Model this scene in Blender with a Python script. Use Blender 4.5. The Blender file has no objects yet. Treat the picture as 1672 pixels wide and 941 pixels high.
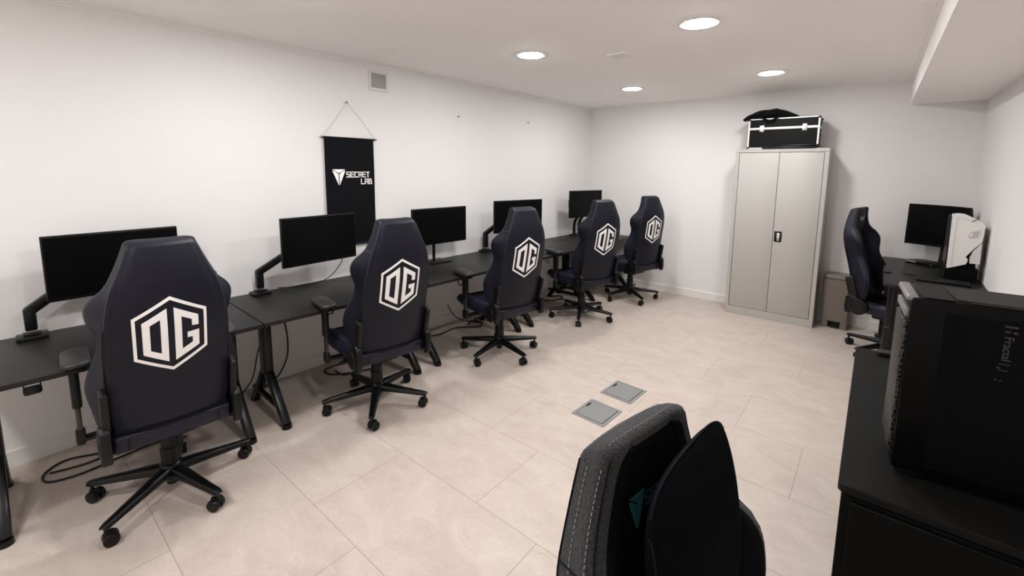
import bpy, bmesh, math, random
from mathutils import Vector, Matrix
random.seed(7)
C = bpy.context.scene.collection
PI = math.pi
D, H = 6.058, 2.616            # back wall, ceiling
LA = 0.02878                   # the left wall is a touch out of square
XS, ZS, XR = 3.639, 2.379, 4.178
YF = -1.75                     # wall behind the viewer

# ------------------------------------------------------------------ materials
def nodes(name):
    m = bpy.data.materials.new(name); m.use_nodes = True
    nt = m.node_tree; b = nt.nodes['Principled BSDF']
    return m, nt, b
def mat(name, col, rough=.5, metal=0., bump=0., scale=60., var=0., spec=.5, coat=0., sheen=0.):
    m, nt, b = nodes(name)
    b.inputs['Base Color'].default_value = (*col, 1); b.inputs['Roughness'].default_value = rough
    b.inputs['Metallic'].default_value = metal; b.inputs['Specular IOR Level'].default_value = spec
    b.inputs['Coat Weight'].default_value = coat; b.inputs['Sheen Weight'].default_value = sheen
    if bump or var:
        tc = nt.nodes.new('ShaderNodeTexCoord'); n = nt.nodes.new('ShaderNodeTexNoise')
        n.inputs['Scale'].default_value = scale; n.inputs['Detail'].default_value = 4
        nt.links.new(tc.outputs['Object'], n.inputs['Vector'])
        if bump:
            bp = nt.nodes.new('ShaderNodeBump'); bp.inputs['Strength'].default_value = bump; bp.inputs['Distance'].default_value = .004
            nt.links.new(n.outputs['Fac'], bp.inputs['Height']); nt.links.new(bp.outputs['Normal'], b.inputs['Normal'])
        if var:
            r = nt.nodes.new('ShaderNodeValToRGB')
            r.color_ramp.elements[0].position = .3; r.color_ramp.elements[1].position = .7
            r.color_ramp.elements[0].color = (*[c * (1 - var) for c in col], 1)
            r.color_ramp.elements[1].color = (*[min(1, c * (1 + var)) for c in col], 1)
            nt.links.new(n.outputs['Fac'], r.inputs['Fac']); nt.links.new(r.outputs['Color'], b.inputs['Base Color'])
    return m
def emis(name, col, s):
    m, nt, b = nodes(name)
    b.inputs['Base Color'].default_value = (*col, 1)
    b.inputs['Emission Color'].default_value = (*col, 1); b.inputs['Emission Strength'].default_value = s
    return m
def floor_mat():
    m, nt, b = nodes('stone_tile_floor')
    N = nt.nodes.new; L = nt.links.new
    tc = N('ShaderNodeTexCoord'); sp = N('ShaderNodeSeparateXYZ'); L(tc.outputs['Object'], sp.inputs[0])
    def mth(op, a, bb=None, c=None):
        n = N('ShaderNodeMath'); n.operation = op
        for i, v in enumerate((a, bb, c)):
            if v is None: continue
            if isinstance(v, (int, float)): n.inputs[i].default_value = v
            else: L(v, n.inputs[i])
        return n.outputs[0]
    RH = .54
    yy = mth('DIVIDE', mth('SUBTRACT', sp.outputs['Y'], 1.475), RH)
    row = mth('FLOOR', yy); fy = mth('SUBTRACT', yy, row)
    xx = mth('ADD', mth('SUBTRACT', sp.outputs['X'], 2.02), mth('MULTIPLY', row, .385))
    col = mth('FLOOR', xx); fx = mth('SUBTRACT', xx, col)
    dy = mth('MULTIPLY', mth('MINIMUM', fy, mth('SUBTRACT', 1.0, fy)), RH)
    dx = mth('MINIMUM', fx, mth('SUBTRACT', 1.0, fx))
    d = mth('MINIMUM', dx, dy)
    g = mth('LESS_THAN', d, .0016)
    cx = N('ShaderNodeCombineXYZ'); L(col, cx.inputs[0]); L(row, cx.inputs[1])
    wn = N('ShaderNodeTexWhiteNoise'); wn.noise_dimensions = '2D'; L(cx.outputs[0], wn.inputs['Vector'])
    # mottled stone grain
    mp = N('ShaderNodeMapping'); L(tc.outputs['Object'], mp.inputs['Vector']); mp.inputs['Scale'].default_value = (1, 1.6, 1)
    n1 = N('ShaderNodeTexNoise'); n1.inputs['Scale'].default_value = 3.2; n1.inputs['Detail'].default_value = 7; n1.inputs['Roughness'].default_value = .62; n1.inputs['Distortion'].default_value = 1.2
    L(mp.outputs[0], n1.inputs['Vector'])
    n2 = N('ShaderNodeTexNoise'); n2.inputs['Scale'].default_value = 26; n2.inputs['Detail'].default_value = 5; n2.inputs['Distortion'].default_value = 2.0
    L(mp.outputs[0], n2.inputs['Vector'])
    f = mth('ADD', mth('MULTIPLY', n1.outputs['Fac'], .65), mth('ADD', mth('MULTIPLY', n2.outputs['Fac'], .3), mth('MULTIPLY', wn.outputs['Value'], .05)))
    r = N('ShaderNodeValToRGB'); L(f, r.inputs['Fac'])
    r.color_ramp.elements[0].position = .34; r.color_ramp.elements[1].position = .66
    r.color_ramp.elements[0].color = (.44, .365, .318, 1); r.color_ramp.elements[1].color = (.555, .478, .425, 1)
    mx = N('ShaderNodeMix'); mx.data_type = 'RGBA'
    L(g, mx.inputs[0]); L(r.outputs[0], mx.inputs[6]); mx.inputs[7].default_value = (.29, .24, .21, 1)
    L(mx.outputs[2], b.inputs['Base Color'])
    b.inputs['Roughness'].default_value = .42; b.inputs['Specular IOR Level'].default_value = .35
    bp = N('ShaderNodeBump'); bp.inputs['Strength'].default_value = .12; bp.inputs['Distance'].default_value = .003
    L(mth('SUBTRACT', n2.outputs['Fac'], g), bp.inputs['Height']); L(bp.outputs[0], b.inputs['Normal'])
    return m
def mesh_mat(name, base, light, scale, ang=0.):
    """perforated / woven metal: small light glints on near black"""
    m, nt, b = nodes(name); N = nt.nodes.new; L = nt.links.new
    tc = N('ShaderNodeTexCoord'); mp = N('ShaderNodeMapping'); L(tc.outputs['Object'], mp.inputs['Vector'])
    mp.inputs['Rotation'].default_value = (ang, 0, 0)
    v = N('ShaderNodeTexVoronoi'); v.inputs['Scale'].default_value = scale; L(mp.outputs[0], v.inputs['Vector']); v.feature = 'DISTANCE_TO_EDGE'
    r = N('ShaderNodeValToRGB'); L(v.outputs['Distance'], r.inputs['Fac'])
    r.color_ramp.elements[0].color = (*light, 1); r.color_ramp.elements[1].color = (*base, 1)
    r.color_ramp.elements[0].position = .05; r.color_ramp.elements[1].position = .16
    L(r.outputs[0], b.inputs['Base Color']); b.inputs['Roughness'].default_value = .5
    bp = N('ShaderNodeBump'); bp.inputs['Strength'].default_value = .5; bp.inputs['Distance'].default_value = .002; bp.invert = True
    L(v.outputs['Distance'], bp.inputs['Height']); L(bp.outputs[0], b.inputs['Normal'])
    return m

M = {}
M['wall'] = mat('painted_wall', (.745, .728, .718), .85, bump=.05, scale=90)
M['ceil'] = mat('painted_ceiling', (.93, .905, .895), .9, bump=.04, scale=70)
M['trim'] = mat('painted_trim', (.78, .755, .74), .6)
M['base'] = mat('painted_baseboard', (.74, .72, .70), .45)
M['floor'] = floor_mat()
M['leather'] = mat('navy_leather', (.0062, .0066, .0135), .46, bump=.12, scale=420, spec=.42)
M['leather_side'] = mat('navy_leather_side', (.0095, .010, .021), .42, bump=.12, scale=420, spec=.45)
M['black_leather'] = mat('black_leather', (.004, .004, .0045), .42, bump=.12, scale=420)
M['stitch'] = mat('grey_thread', (.045, .045, .07), .7)
M['white_stitch'] = mat('white_thread', (.30, .30, .30), .8)
M['seam'] = mat('dark_seam', (.005, .005, .008), .7)
M['vinyl'] = mat('white_vinyl', (.90, .885, .87), .5)
M['plastic'] = mat('black_plastic', (.0045, .0045, .0048), .36, bump=.05, scale=500)
M['plastic2'] = mat('charcoal_plastic', (.0042, .0042, .0045), .38, bump=.04, scale=500)
M['pad'] = mat('armrest_rubber', (.016, .016, .0165), .42, bump=.05, scale=600)
M['metal'] = mat('black_metal', (.0035, .0035, .0037), .3, bump=.02, scale=300)
M['steel'] = mat('grey_steel', (.06, .058, .055), .35, metal=.8)
M['wheel'] = mat('caster_rubber', (.0045, .0045, .0045), .35)
M['desk'] = mat('black_desktop', (.0085, .0082, .0078), .45, bump=.05, scale=350, var=.12, spec=.5)
M['deskedge'] = mat('black_desk_edge', (.010, .010, .010), .5)
M['screen'] = mat('black_screen', (.0012, .0012, .0014), .35, spec=.2)
M['bezel'] = mat('black_bezel', (.003, .003, .003), .4)
M['cable'] = mat('black_cable', (.004, .004, .004), .45)
M['cable_grey'] = mat('grey_cable', (.35, .34, .33), .5)
M['cabinet'] = mat('grey_enamel', (.43, .41, .383), .42, bump=.03, scale=200)
M['cabinet_in'] = mat('grey_enamel_edge', (.37, .353, .33), .5)
M['gap'] = mat('dark_gap', (.03, .028, .026), .8)  # shade in narrow gaps between parts, put into a near-black colour
M['alu'] = mat('aluminium', (.72, .70, .68), .32, metal=.55)
M['case'] = mat('black_laminate', (.0035, .0035, .0035), .5, bump=.06, scale=300)
M['cloth'] = mat('black_cloth', (.0025, .0025, .0025), .95, bump=.6, scale=40, spec=.15)
M['bin'] = mat('taupe_plastic', (.165, .137, .115), .4, bump=.03, scale=300)
M['white_plastic'] = mat('white_plastic', (.80, .77, .75), .38)
M['white_plastic2'] = mat('white_plastic_inset', (.72, .69, .67), .4)
M['white_plastic3'] = mat('grey_white_groove', (.50, .48, .46), .5)
M['banner'] = mat('black_banner_fabric', (.0075, .0078, .0105), .7, bump=.15, scale=500)
M['wood'] = mat('rod_wood', (.30, .20, .13), .5)
M['cord'] = mat('string', (.45, .40, .34), .8)
M['vent'] = mat('vent_white', (.70, .67, .65), .5)
M['vent_dark'] = mat('vent_shadow', (.10, .095, .09), .8)  # shade behind the slats and in the slot, put into the colour
M['hatch'] = mat('grey_hatch', (.20, .20, .195), .5, bump=.05, scale=300)
M['hatch2'] = mat('grey_hatch_frame', (.225, .222, .215), .45)
M['nail'] = mat('nail_metal', (.25, .22, .19), .4, metal=.7)
M['softweave'] = mat('charcoal_weave', (.025, .025, .0262), .95, bump=.9, scale=240, var=.55, spec=.2, sheen=.15)
M['softweave_dark'] = mat('black_weave', (.0035, .0035, .0036), .9, bump=.5, scale=300, var=.3, spec=.2)
M['suede'] = mat('black_velour', (.0016, .0015, .0022), .9, bump=.35, scale=160, spec=.2)
M['cyan'] = mat('teal_embroidery', (.020, .115, .15), .6, bump=.1, scale=500)
M['cyan_dark'] = mat('teal_embroidery_text', (.010, .055, .08), .6)
M['pcblack'] = mat('pc_black', (.0015, .0015, .0015), .45, bump=.05, scale=400)
M['pctop'] = mat('pc_top_filter', (.010, .0098, .0095), .6, bump=.2, scale=500)
M['pcmesh'] = mesh_mat('pc_front_mesh', (.002, .002, .002), (.06, .055, .05), 75)
M['pcside'] = mesh_mat('pc_side_mesh', (.0010, .0010, .0010), (.0035, .0035, .0036), 170)
M['pcsilver'] = mat('pc_silver_strip', (.20, .19, .183), .35, metal=.3)
M['print'] = mat('faded_print', (.045, .043, .036), .6)
M['print2'] = mat('fainter_print', (.016, .0155, .013), .6)
M['sideboard'] = mat('sideboard_top', (.005, .0048, .0046), .55, bump=.05, scale=260)
M['sideboard2'] = mat('sideboard_front', (.0025, .0024, .0023), .55, bump=.06, scale=260)
M['gold'] = mat('pale_gold_print', (.42, .36, .28), .5)
M['lamp'] = emis('lamp_diffuser', (1.0, 1.0, 1.0), 60.0)
M['ring'] = mat('lamp_ring', (.75, .72, .70), .5)
M['keys'] = mat('key_plastic', (.014, .014, .014), .5)

for k, v in dict(leather=.24, leather_side=.27, black_leather=.25, plastic=.28, plastic2=.28, pad=.42, metal=.3, wheel=.25, desk=.32, deskedge=.2, screen=.12, bezel=.2,
                 cable=.3, case=.12, banner=.2, pcblack=.10, pctop=.25, pcside=.06, pcmesh=.2, sideboard=.10, sideboard2=.10, keys=.2, suede=.06, softweave_dark=.1, seam=.08, softweave=.12).items():
    M[k].node_tree.nodes['Principled BSDF'].inputs['Specular IOR Level'].default_value = v

# ------------------------------------------------------------------ mesh helpers
def new(): return bmesh.new()
def box(bm, c, s, bevel=0., seg=2, mtx=None):
    r = bmesh.ops.create_cube(bm, size=1.0, matrix=Matrix.Translation(c) @ Matrix.Diagonal((*s, 1)))
    vs = r['verts']
    if bevel > 0:
        es = list({e for v in vs for e in v.link_edges})
        rr = bmesh.ops.bevel(bm, geom=es, offset=bevel, segments=seg, profile=.5, affect='EDGES')
        vs = list({v for v in rr['verts']} | {v for v in vs if v.is_valid})
        seen = set(vs); st = list(vs)
        while st:
            v = st.pop()
            for e in v.link_edges:
                o = e.other_vert(v)
                if o not in seen: seen.add(o); st.append(o)
        vs = list(seen)
    if mtx is not None: bmesh.ops.transform(bm, matrix=mtx, verts=vs)
    return vs
def cyl(bm, p0, p1, r0, r1=None, seg=20, cap=True):
    if r1 is None: r1 = r0
    p0, p1 = Vector(p0), Vector(p1); d = p1 - p0
    q = d.to_track_quat('Z', 'Y').to_matrix().to_4x4()
    return bmesh.ops.create_cone(bm, cap_ends=cap, segments=seg, radius1=r0, radius2=r1, depth=d.length,
                                 matrix=Matrix.Translation((p0 + p1) / 2) @ q)['verts']
def lathe(bm, prof, seg=28, mtx=None):
    """prof: (r, z) list"""
    rings = []
    for r, z in prof:
        rings.append([bm.verts.new((r * math.cos(2 * PI * i / seg), r * math.sin(2 * PI * i / seg), z)) for i in range(seg)])
    for a, b in zip(rings, rings[1:]):
        for i in range(seg):
            bm.faces.new((a[i], a[(i + 1) % seg], b[(i + 1) % seg], b[i]))
    bm.faces.new(rings[0][::-1]); bm.faces.new(rings[-1])
    if mtx is not None: bmesh.ops.transform(bm, matrix=mtx, verts=[v for r in rings for v in r])
def prism(bm, poly, depth, mtx=None, bevel=0.):
    """2-D polygon in XY, pushed along +Z by depth"""
    a = [bm.verts.new((x, y, 0)) for x, y in poly]; b = [bm.verts.new((x, y, depth)) for x, y in poly]
    n = len(poly); fs = [bm.faces.new(a[::-1]), bm.faces.new(b)]
    for i in range(n): fs.append(bm.faces.new((a[i], a[(i + 1) % n], b[(i + 1) % n], b[i])))
    bmesh.ops.recalc_face_normals(bm, faces=fs)
    vs = a + b
    if bevel:
        rr = bmesh.ops.bevel(bm, geom=list({e for v in vs for e in v.link_edges}), offset=bevel, segments=2, profile=.5, affect='EDGES')
        vs = list({v for f in rr['faces'] for v in f.verts} | {v for v in vs if v.is_valid})
        seen = set(vs); st = list(vs)
        while st:
            v = st.pop()
            for e in v.link_edges:
                o = e.other_vert(v)
                if o not in seen: seen.add(o); st.append(o)
        vs = list(seen)
    if mtx is not None: bmesh.ops.transform(bm, matrix=mtx, verts=vs)
def crom(pts, n=6, closed=False):
    P = [Vector(p) for p in pts]; out = []
    m = len(P)
    for i in range(m if closed else m - 1):
        if closed: a, b, c, d = P[i - 1], P[i], P[(i + 1) % m], P[(i + 2) % m]
        else: a, b, c, d = P[max(i - 1, 0)], P[i], P[i + 1], P[min(i + 2, m - 1)]
        for k in range(n):
            t = k / n
            out.append(.5 * ((2 * b) + (c - a) * t + (2 * a - 5 * b + 4 * c - d) * t * t + (3 * b - a - 3 * c + d) * t ** 3))
    if not closed: out.append(P[-1])
    return out
def tube(bm, pts, r, seg=8, smooth=0, closed=False):
    P = crom(pts, smooth, closed) if smooth else [Vector(p) for p in pts]
    n = len(P); rings = []; up = Vector((0, 0, 1)); prev = None
    for i in range(n):
        t = (P[(i + 1) % n] - P[i - 1]) if closed else (P[min(i + 1, n - 1)] - P[max(i - 1, 0)])
        t.normalize()
        if prev is None:
            a = t.cross(up if abs(t.z) < .95 else Vector((1, 0, 0))); a.normalize()
        else:
            a = prev - t * prev.dot(t)
            if a.length < 1e-5: a = t.orthogonal()
            a.normalize()
        prev = a; b = t.cross(a)
        rr = r[i] if isinstance(r, (list, tuple)) else r
        rings.append([bm.verts.new(P[i] + (a * math.cos(2 * PI * k / seg) + b * math.sin(2 * PI * k / seg)) * rr) for k in range(seg)])
    for i in range(n if closed else n - 1):
        A, B = rings[i], rings[(i + 1) % n]
        for k in range(seg): bm.faces.new((A[k], A[(k + 1) % seg], B[(k + 1) % seg], B[k]))
    if not closed: bm.faces.new(rings[0][::-1]); bm.faces.new(rings[-1])
def loft(bm, rings, cap=True):
    R = [[bm.verts.new(p) for p in r] for r in rings]; n = len(R[0])
    for A, B in zip(R, R[1:]):
        for k in range(n): bm.faces.new((A[k], A[(k + 1) % n], B[(k + 1) % n], B[k]))
    if cap: bm.faces.new(R[0][::-1]); bm.faces.new(R[-1])
    bmesh.ops.recalc_face_normals(bm, faces=bm.faces)
def to_mesh(name, bm, m, ang=38):
    bmesh.ops.recalc_face_normals(bm, faces=bm.faces)
    me = bpy.data.meshes.new(name); bm.to_mesh(me); bm.free()
    for p in me.polygons: p.use_smooth = True
    me.set_sharp_from_angle(angle=math.radians(ang))
    me.materials.append(m)
    return me
def obj(name, bm, m, parent=None, ang=38, loc=None, rot=None):
    me = bm if isinstance(bm, bpy.types.Mesh) else to_mesh(name, bm, m, ang)
    o = bpy.data.objects.new(name, me); C.objects.link(o)
    if parent is not None: o.parent = parent
    if loc: o.location = loc
    if rot: o.rotation_euler = rot
    return o
def tag(o, label, cat, group=None):
    o['label'] = label; o['category'] = cat
    if group: o['group'] = group
    return o
def thing(name, label, cat, loc=(0, 0, 0), rz=0., group=None):
    o = bpy.data.objects.new(name, None); C.objects.link(o); o.empty_display_size = .1
    o.location = loc; o.rotation_euler = (0, 0, rz)
    return tag(o, label, cat, group)
def struct(name, bm, m):
    o = obj(name, bm, m); o['kind'] = 'structure'; return o
def LW(t, s, z=0.):
    """t out from the left wall, s along it"""
    return Vector((t * math.cos(LA) + (s - D) * math.sin(LA), D - t * math.sin(LA) + (s - D) * math.cos(LA), z))
LM = Matrix.Translation(LW(0, 0)) @ Matrix.Rotation(-LA, 4, 'Z')     # x = t, y = s

# stroke lettering: squared techno capitals on a 4 x 6 grid
GL = {
 'S': [[(4, 6), (0, 6), (0, 3.2), (4, 2.8), (4, 0), (0, 0)]],
 'E': [[(4, 6), (0, 6), (0, 0), (4, 0)], [(0, 3), (3.6, 3)]],
 'C': [[(4, 6), (0, 6), (0, 0), (4, 0)]],
 'R': [[(0, 0), (0, 6), (4, 6), (4, 3), (0, 3)], [(2, 3), (4, 0)]],
 'T': [[(0, 6), (4, 6)], [(2, 6), (2, 0)]],
 'L': [[(0, 6), (0, 0), (4, 0)]],
 'A': [[(0, 0), (0, 6), (4, 6), (4, 0)], [(0, 2.7), (4, 2.7)]],
 'B': [[(0, 0), (0, 6), (3.4, 6), (3.4, 3.2), (0, 3.2)], [(3.4, 3.2), (4, 2.8), (4, 0), (0, 0)]],
}
def stroke_text(bm, txt, h, x0, y0, mtx, thick=.0012, w=1.15, wx=1., align='l', gap=1.9):
    k = h / 6.; adv = (4 + gap) * k * wx
    tot = adv * len(txt) - gap * k * wx
    if align == 'r': x0 -= tot
    for i, ch in enumerate(txt):
        for st in GL[ch]:
            for (ax, ay), (bx, by) in zip(st, st[1:]):
                a = Vector((ax * wx, ay)); b = Vector((bx * wx, by)); d = (b - a); ln = d.length; d /= ln
                nn = Vector((-d.y, d.x)) * w / 2; a2 = a - d * w / 2; b2 = b + d * w / 2
                if abs(d.x) > .05 and abs(d.y) > .05: a2, b2 = a, b
                poly = [((p.x) * k + x0 + i * adv, p.y * k + y0) for p in (a2 - nn, b2 - nn, b2 + nn, a2 + nn)]
                prism(bm, poly, thick, mtx)
def tri_emblem(bm, w, h, mtx, thick=.0012):
    """faceted downward triangle in three pieces"""
    g = .035
    P = lambda x, y: (x * w, y * h)
    prism(bm, [P(-.5, .5), P(.5, .5), P(.30, .40), P(0, .26), P(-.30, .40)], thick, mtx)
    prism(bm, [P(-.5, .5 - g * 2), P(-.28, .40 - g * 1.3), P(-g, .24 - g), P(-g, -.5)], thick, mtx)
    prism(bm, [P(.5, .5 - g * 2), P(g, -.5), P(g, .24 - g), P(.28, .40 - g * 1.3)], thick, mtx)

# ------------------------------------------------------------------ room
def quad_wall(name, pts, m):
    bm = new(); a = [bm.verts.new(p) for p in pts]
    bm.faces.new(a); return bm
def slab(name, pts, nrm, m, th=.1):
    """wall polygon thickened away from the room along nrm"""
    bm = new(); a = [bm.verts.new(p) for p in pts]; b = [bm.verts.new(Vector(p) + Vector(nrm) * th) for p in pts]
    n = len(pts); bm.faces.new(a); bm.faces.new(b[::-1])
    for i in range(n): bm.faces.new((a[i], b[i], b[(i + 1) % n], a[(i + 1) % n]))
    return struct(name, bm, m)
xl = LW(0, YF + .0).x
yl = LW(0, YF).y
slab('floor', [(xl - .1, YF - .1, 0), (XR + .1, YF - .1, 0), (XR + .1, D + .1, 0), (-.1, D + .1, 0)], (0, 0, -1), M['floor'])
slab('ceiling', [(xl - .1, YF - .1, H), (XR + .1, YF - .1, H), (XR + .1, D + .1, H), (-.1, D + .1, H)], (0, 0, 1), M['ceil'])
nL = (-math.cos(LA), math.sin(LA), 0)
slab('wall_left', [(xl, yl, 0), (0, D, 0), (0, D, H), (xl, yl, H)], nL, M['wall'])
slab('wall_back', [(0, D, 0), (XR, D, 0), (XR, D, H), (0, D, H)], (0, 1, 0), M['wall'])
slab('wall_right', [(XR, YF, 0), (XR, D, 0), (XR, D, H), (XR, YF, H)], (1, 0, 0), M['wall'])
slab('wall_front', [(xl, YF, 0), (XR, YF, 0), (XR, YF, H), (xl, YF, H)], (0, -1, 0), M['wall'])
bm = new(); box(bm, ((XS + XR) / 2, (D + YF) / 2, (ZS + H) / 2), (XR - XS, D - YF, H - ZS))
struct('ceiling_soffit', bm, M['ceil'])
def prof_run(bm, prof, mtx, y0, y1):
    """2-D profile (x, z) run along y"""
    loft(bm, [[mtx @ Vector((x, y, z)) for x, z in prof] for y in (y0, y1)])
corn = [(0, H), (.024, H), (.024, H - .006), (.017, H - .010), (.015, H - .020), (.008, H - .026), (.006, H - .036), (0, H - .036)]
bm = new(); prof_run(bm, corn, LM, YF, D); struct('trim_1', bm, M['trim'])
MB = Matrix.Translation((0, D, 0)) @ Matrix.Rotation(-PI / 2, 4, 'Z')          # profile out from back wall, run along x
bm = new(); prof_run(bm, corn, MB, 0, XS); struct('trim_2', bm, M['trim'])
MS = Matrix.Translation((XS, 0, 0)) @ Matrix.Rotation(PI, 4, 'Z')
bm = new(); prof_run(bm, corn, MS, -D, -YF); struct('trim_3', bm, M['trim'])
bb = [(0, 0), (.012, 0), (.012, .094), (.008, .0985), (0, .0985)]
bm = new(); prof_run(bm, bb, LM, YF, D); struct('baseboard_left', bm, M['base'])
bm = new(); prof_run(bm, bb, MB, 0, XR); struct('baseboard_back', bm, M['base'])
MR = Matrix.Translation((XR, 0, 0)) @ Matrix.Rotation(PI, 4, 'Z')
bm = new(); prof_run(bm, bb, MR, -D, -YF); struct('baseboard_right', bm, M['base'])

# ------------------------------------------------------------------ ceiling fittings
LIGHTS = [(1.203, 2.955, 'round recessed ceiling light nearest the wall vent, middle of the left row'),
          (2.507, 2.977, 'largest-looking round recessed ceiling light, right row above the floor hatches'),
          (1.218, 4.829, 'round recessed ceiling light closest to the far left corner of the room'),
          (2.596, 4.830, 'round recessed ceiling light in front of the grey cabinet'),
          (1.02, 1.14, 'round recessed ceiling light cut off by the top edge above the first desks'),
          (2.50, 1.10, 'round recessed ceiling light right of centre, above the viewer'),
          (1.10, -.75, 'round recessed ceiling light at the near left of the room behind the viewer'),
          (2.50, -.75, 'round recessed ceiling light at the near right of the room behind the viewer')]
for x, y, lab in LIGHTS:
    t = thing('ceiling_light', lab, 'light', (x, y, H), 0, 'recessed ceiling lights')
    bm = new(); n = 48
    prof = [(.098, -.001), (.098, -.005), (.104, -.008), (.118, -.007), (.122, -.003), (.122, 0.0)]
    rings = [[bm.verts.new((r * math.cos(2 * PI * i / n), r * math.sin(2 * PI * i / n), z)) for i in range(n)] for r, z in prof]
    for a, b in zip(rings, rings[1:]):
        for i in range(n): bm.faces.new((a[i], a[(i + 1) % n], b[(i + 1) % n], b[i]))
    obj('frame', bm, M['ring'], t)
    bm = new(); lathe(bm, [(.099, -.0008), (.099, -.004), (.092, -.009), (.075, -.0125), (.045, -.0145), (.01, -.015)], 40); obj('diffuser', bm, M['lamp'], t)
bm = new(); box(bm, (0, 0, -.008), (.15, .15, .016), .004)
o = obj('ceiling_plate', bm, M['trim'], loc=(1.772, 3.375, H)); tag(o, 'small square white cover plate on the ceiling between the lights', 'cover plate')

# ------------------------------------------------------------------ left wall fittings
def on_left(name, label, cat, t, s, z, group=None):
    return thing(name, label, cat, LW(t, s, z), -LA, group)       # local x out of the wall, y along it, z up
v = on_left('vent_grille', 'small square white louvred vent high on the left wall', 'vent', 0, 2.397, 2.475)
bm = new()
for y, z, a, b in ((0, .076, .196, .022), (0, -.076, .196, .022), (-.087, 0, .022, .14), (.087, 0, .022, .14)): box(bm, (.006, y, z), (.012, a, b), .003)
obj('frame', bm, M['vent'], v)
bm = new(); box(bm, (.002, 0, 0), (.003, .16, .14)); obj('backing', bm, M['vent_dark'], v)
for k in range(10):
    bm = new(); box(bm, (0, 0, 0), (.012, .155, .0035)); obj('slat', bm, M['vent'], v, loc=(.0085, 0, -.0585 + k * .013), rot=(0, .7, 0))
for s, z, lab in ((2.076, 2.246, 'nail in the left wall holding the banner string'), (3.351, 2.247, 'bare nail in the left wall right of the banner'), (4.532, 2.28, 'bare nail in the left wall nearest the far corner')):
    o = on_left('wall_nail', lab, 'nail', 0, s, z, 'nails in the left wall')
    bm = new(); cyl(bm, (0, 0, 0), (.022, 0, .004), .0035, seg=10); obj('shank', bm, M['nail'], o)
    bm = new(); cyl(bm, (.021, 0, .004), (.025, 0, .005), .009, seg=12); obj('head', bm, M['nail'], o)
b = on_left('hanging_banner', 'narrow black fabric banner with white lettering hanging from a string', 'banner', .004, 2.09, 0)
bm = new(); ny, nz = 10, 30; V = {}
for j in range(nz + 1):
    for i in range(ny + 1):
        y = -.229 + .458 * i / ny; z = 1.022 + (1.948 - 1.022) * j / nz
        V[i, j] = bm.verts.new((.013 + .0015 * math.sin(i * .9 + j * .25) * (1 - abs(j / nz - .5)), y, z))
for j in range(nz):
    for i in range(ny): bm.faces.new((V[i, j], V[i + 1, j], V[i + 1, j + 1], V[i, j + 1]))
g = bmesh.ops.solidify(bm, geom=bm.faces[:], thickness=.0025)
cl = obj('cloth', bm, M['banner'], b)
bm = new(); cyl(bm, (.014, -.244, 1.948), (.014, .250, 1.948), .007, seg=12); r = obj('top_rod', bm, M['banner'], b)
for y in (-.248, .252):
    bm = new(); cyl(bm, (.014, y - .008, 1.948), (.014, y + .008, 1.948), .008, seg=12); obj('end_cap', bm, M['wood'], r)
bm = new(); cyl(bm, (.014, -.232, 1.024), (.014, .232, 1.024), .009, seg=12); obj('bottom_rod', bm, M['banner'], b)
bm = new(); tube(bm, [(.014, -.240, 1.953), (.018, -.120, 2.105), (.020, -.014, 2.251), (.018, .118, 2.105), (.014, .246, 1.953)], .0018, 6); obj('cord', bm, M['cord'], b)
MBN = Matrix(((0, 0, 1, .0165), (1, 0, 0, 0), (0, 1, 0, 0), (0, 0, 0, 1)))
bm = new(); tri_emblem(bm, .118, .136, MBN @ Matrix.Translation((-.111, 1.614, 0)), .002); obj('emblem', bm, M['vinyl'], b)
bm = new(); stroke_text(bm, 'SECRET', .042, -.041, 1.616, MBN, .002, 1.2, .92); stroke_text(bm, 'LAB', .042, .197, 1.555, MBN, .002, 1.2, .92, align='r')
obj('lettering', bm, M['vinyl'], b)

# ------------------------------------------------------------------ desks of the left row
def leg_mesh(y):
    bm = new()
    def bar(a, bq, w, th):
        a, bq = Vector(a), Vector(bq); d = bq - a
        q = d.to_track_quat('Z', 'Y').to_matrix().to_4x4()
        box(bm, (0, 0, 0), (1, 1, 1)) if False else None
        r = bmesh.ops.create_cube(bm, size=1, matrix=Matrix.Translation((a + bq) / 2) @ q @ Matrix.Diagonal((th, w, d.length, 1)))
        bmesh.ops.bevel(bm, geom=list({e for vv in r['verts'] for e in vv.link_edges}), offset=.008, segments=2, profile=.5, affect='EDGES')
    box(bm, (.47, y, .50), (.105, .055, .43), .012)
    box(bm, (.44, y, .705), (.56, .055, .022), .006)
    bar((.495, y, .31), (.755, y, .018), .052, .050)
    bar((.445, y, .31), (.215, y, .018), .052, .050)
    bar((.20, y, .105), (.70, y, .105), .030, .034)
    for x in (.758, .212): cyl(bm, (x, y, 0), (x, y, .026), .031, .028, 18)
    return bm
BND = [-.16, 1.058, 2.320, 3.615, 4.895, 6.036]
DL = ['black office desk at the near left, under the first monitor, cut off by the frame', 'second black desk from the front of the left row, below the banner',
      'third and middle black desk of the left row, carrying the monitor on a flat stand', 'fourth black desk of the left row, two from the far corner', 'last black desk of the left row against the back wall']
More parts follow.
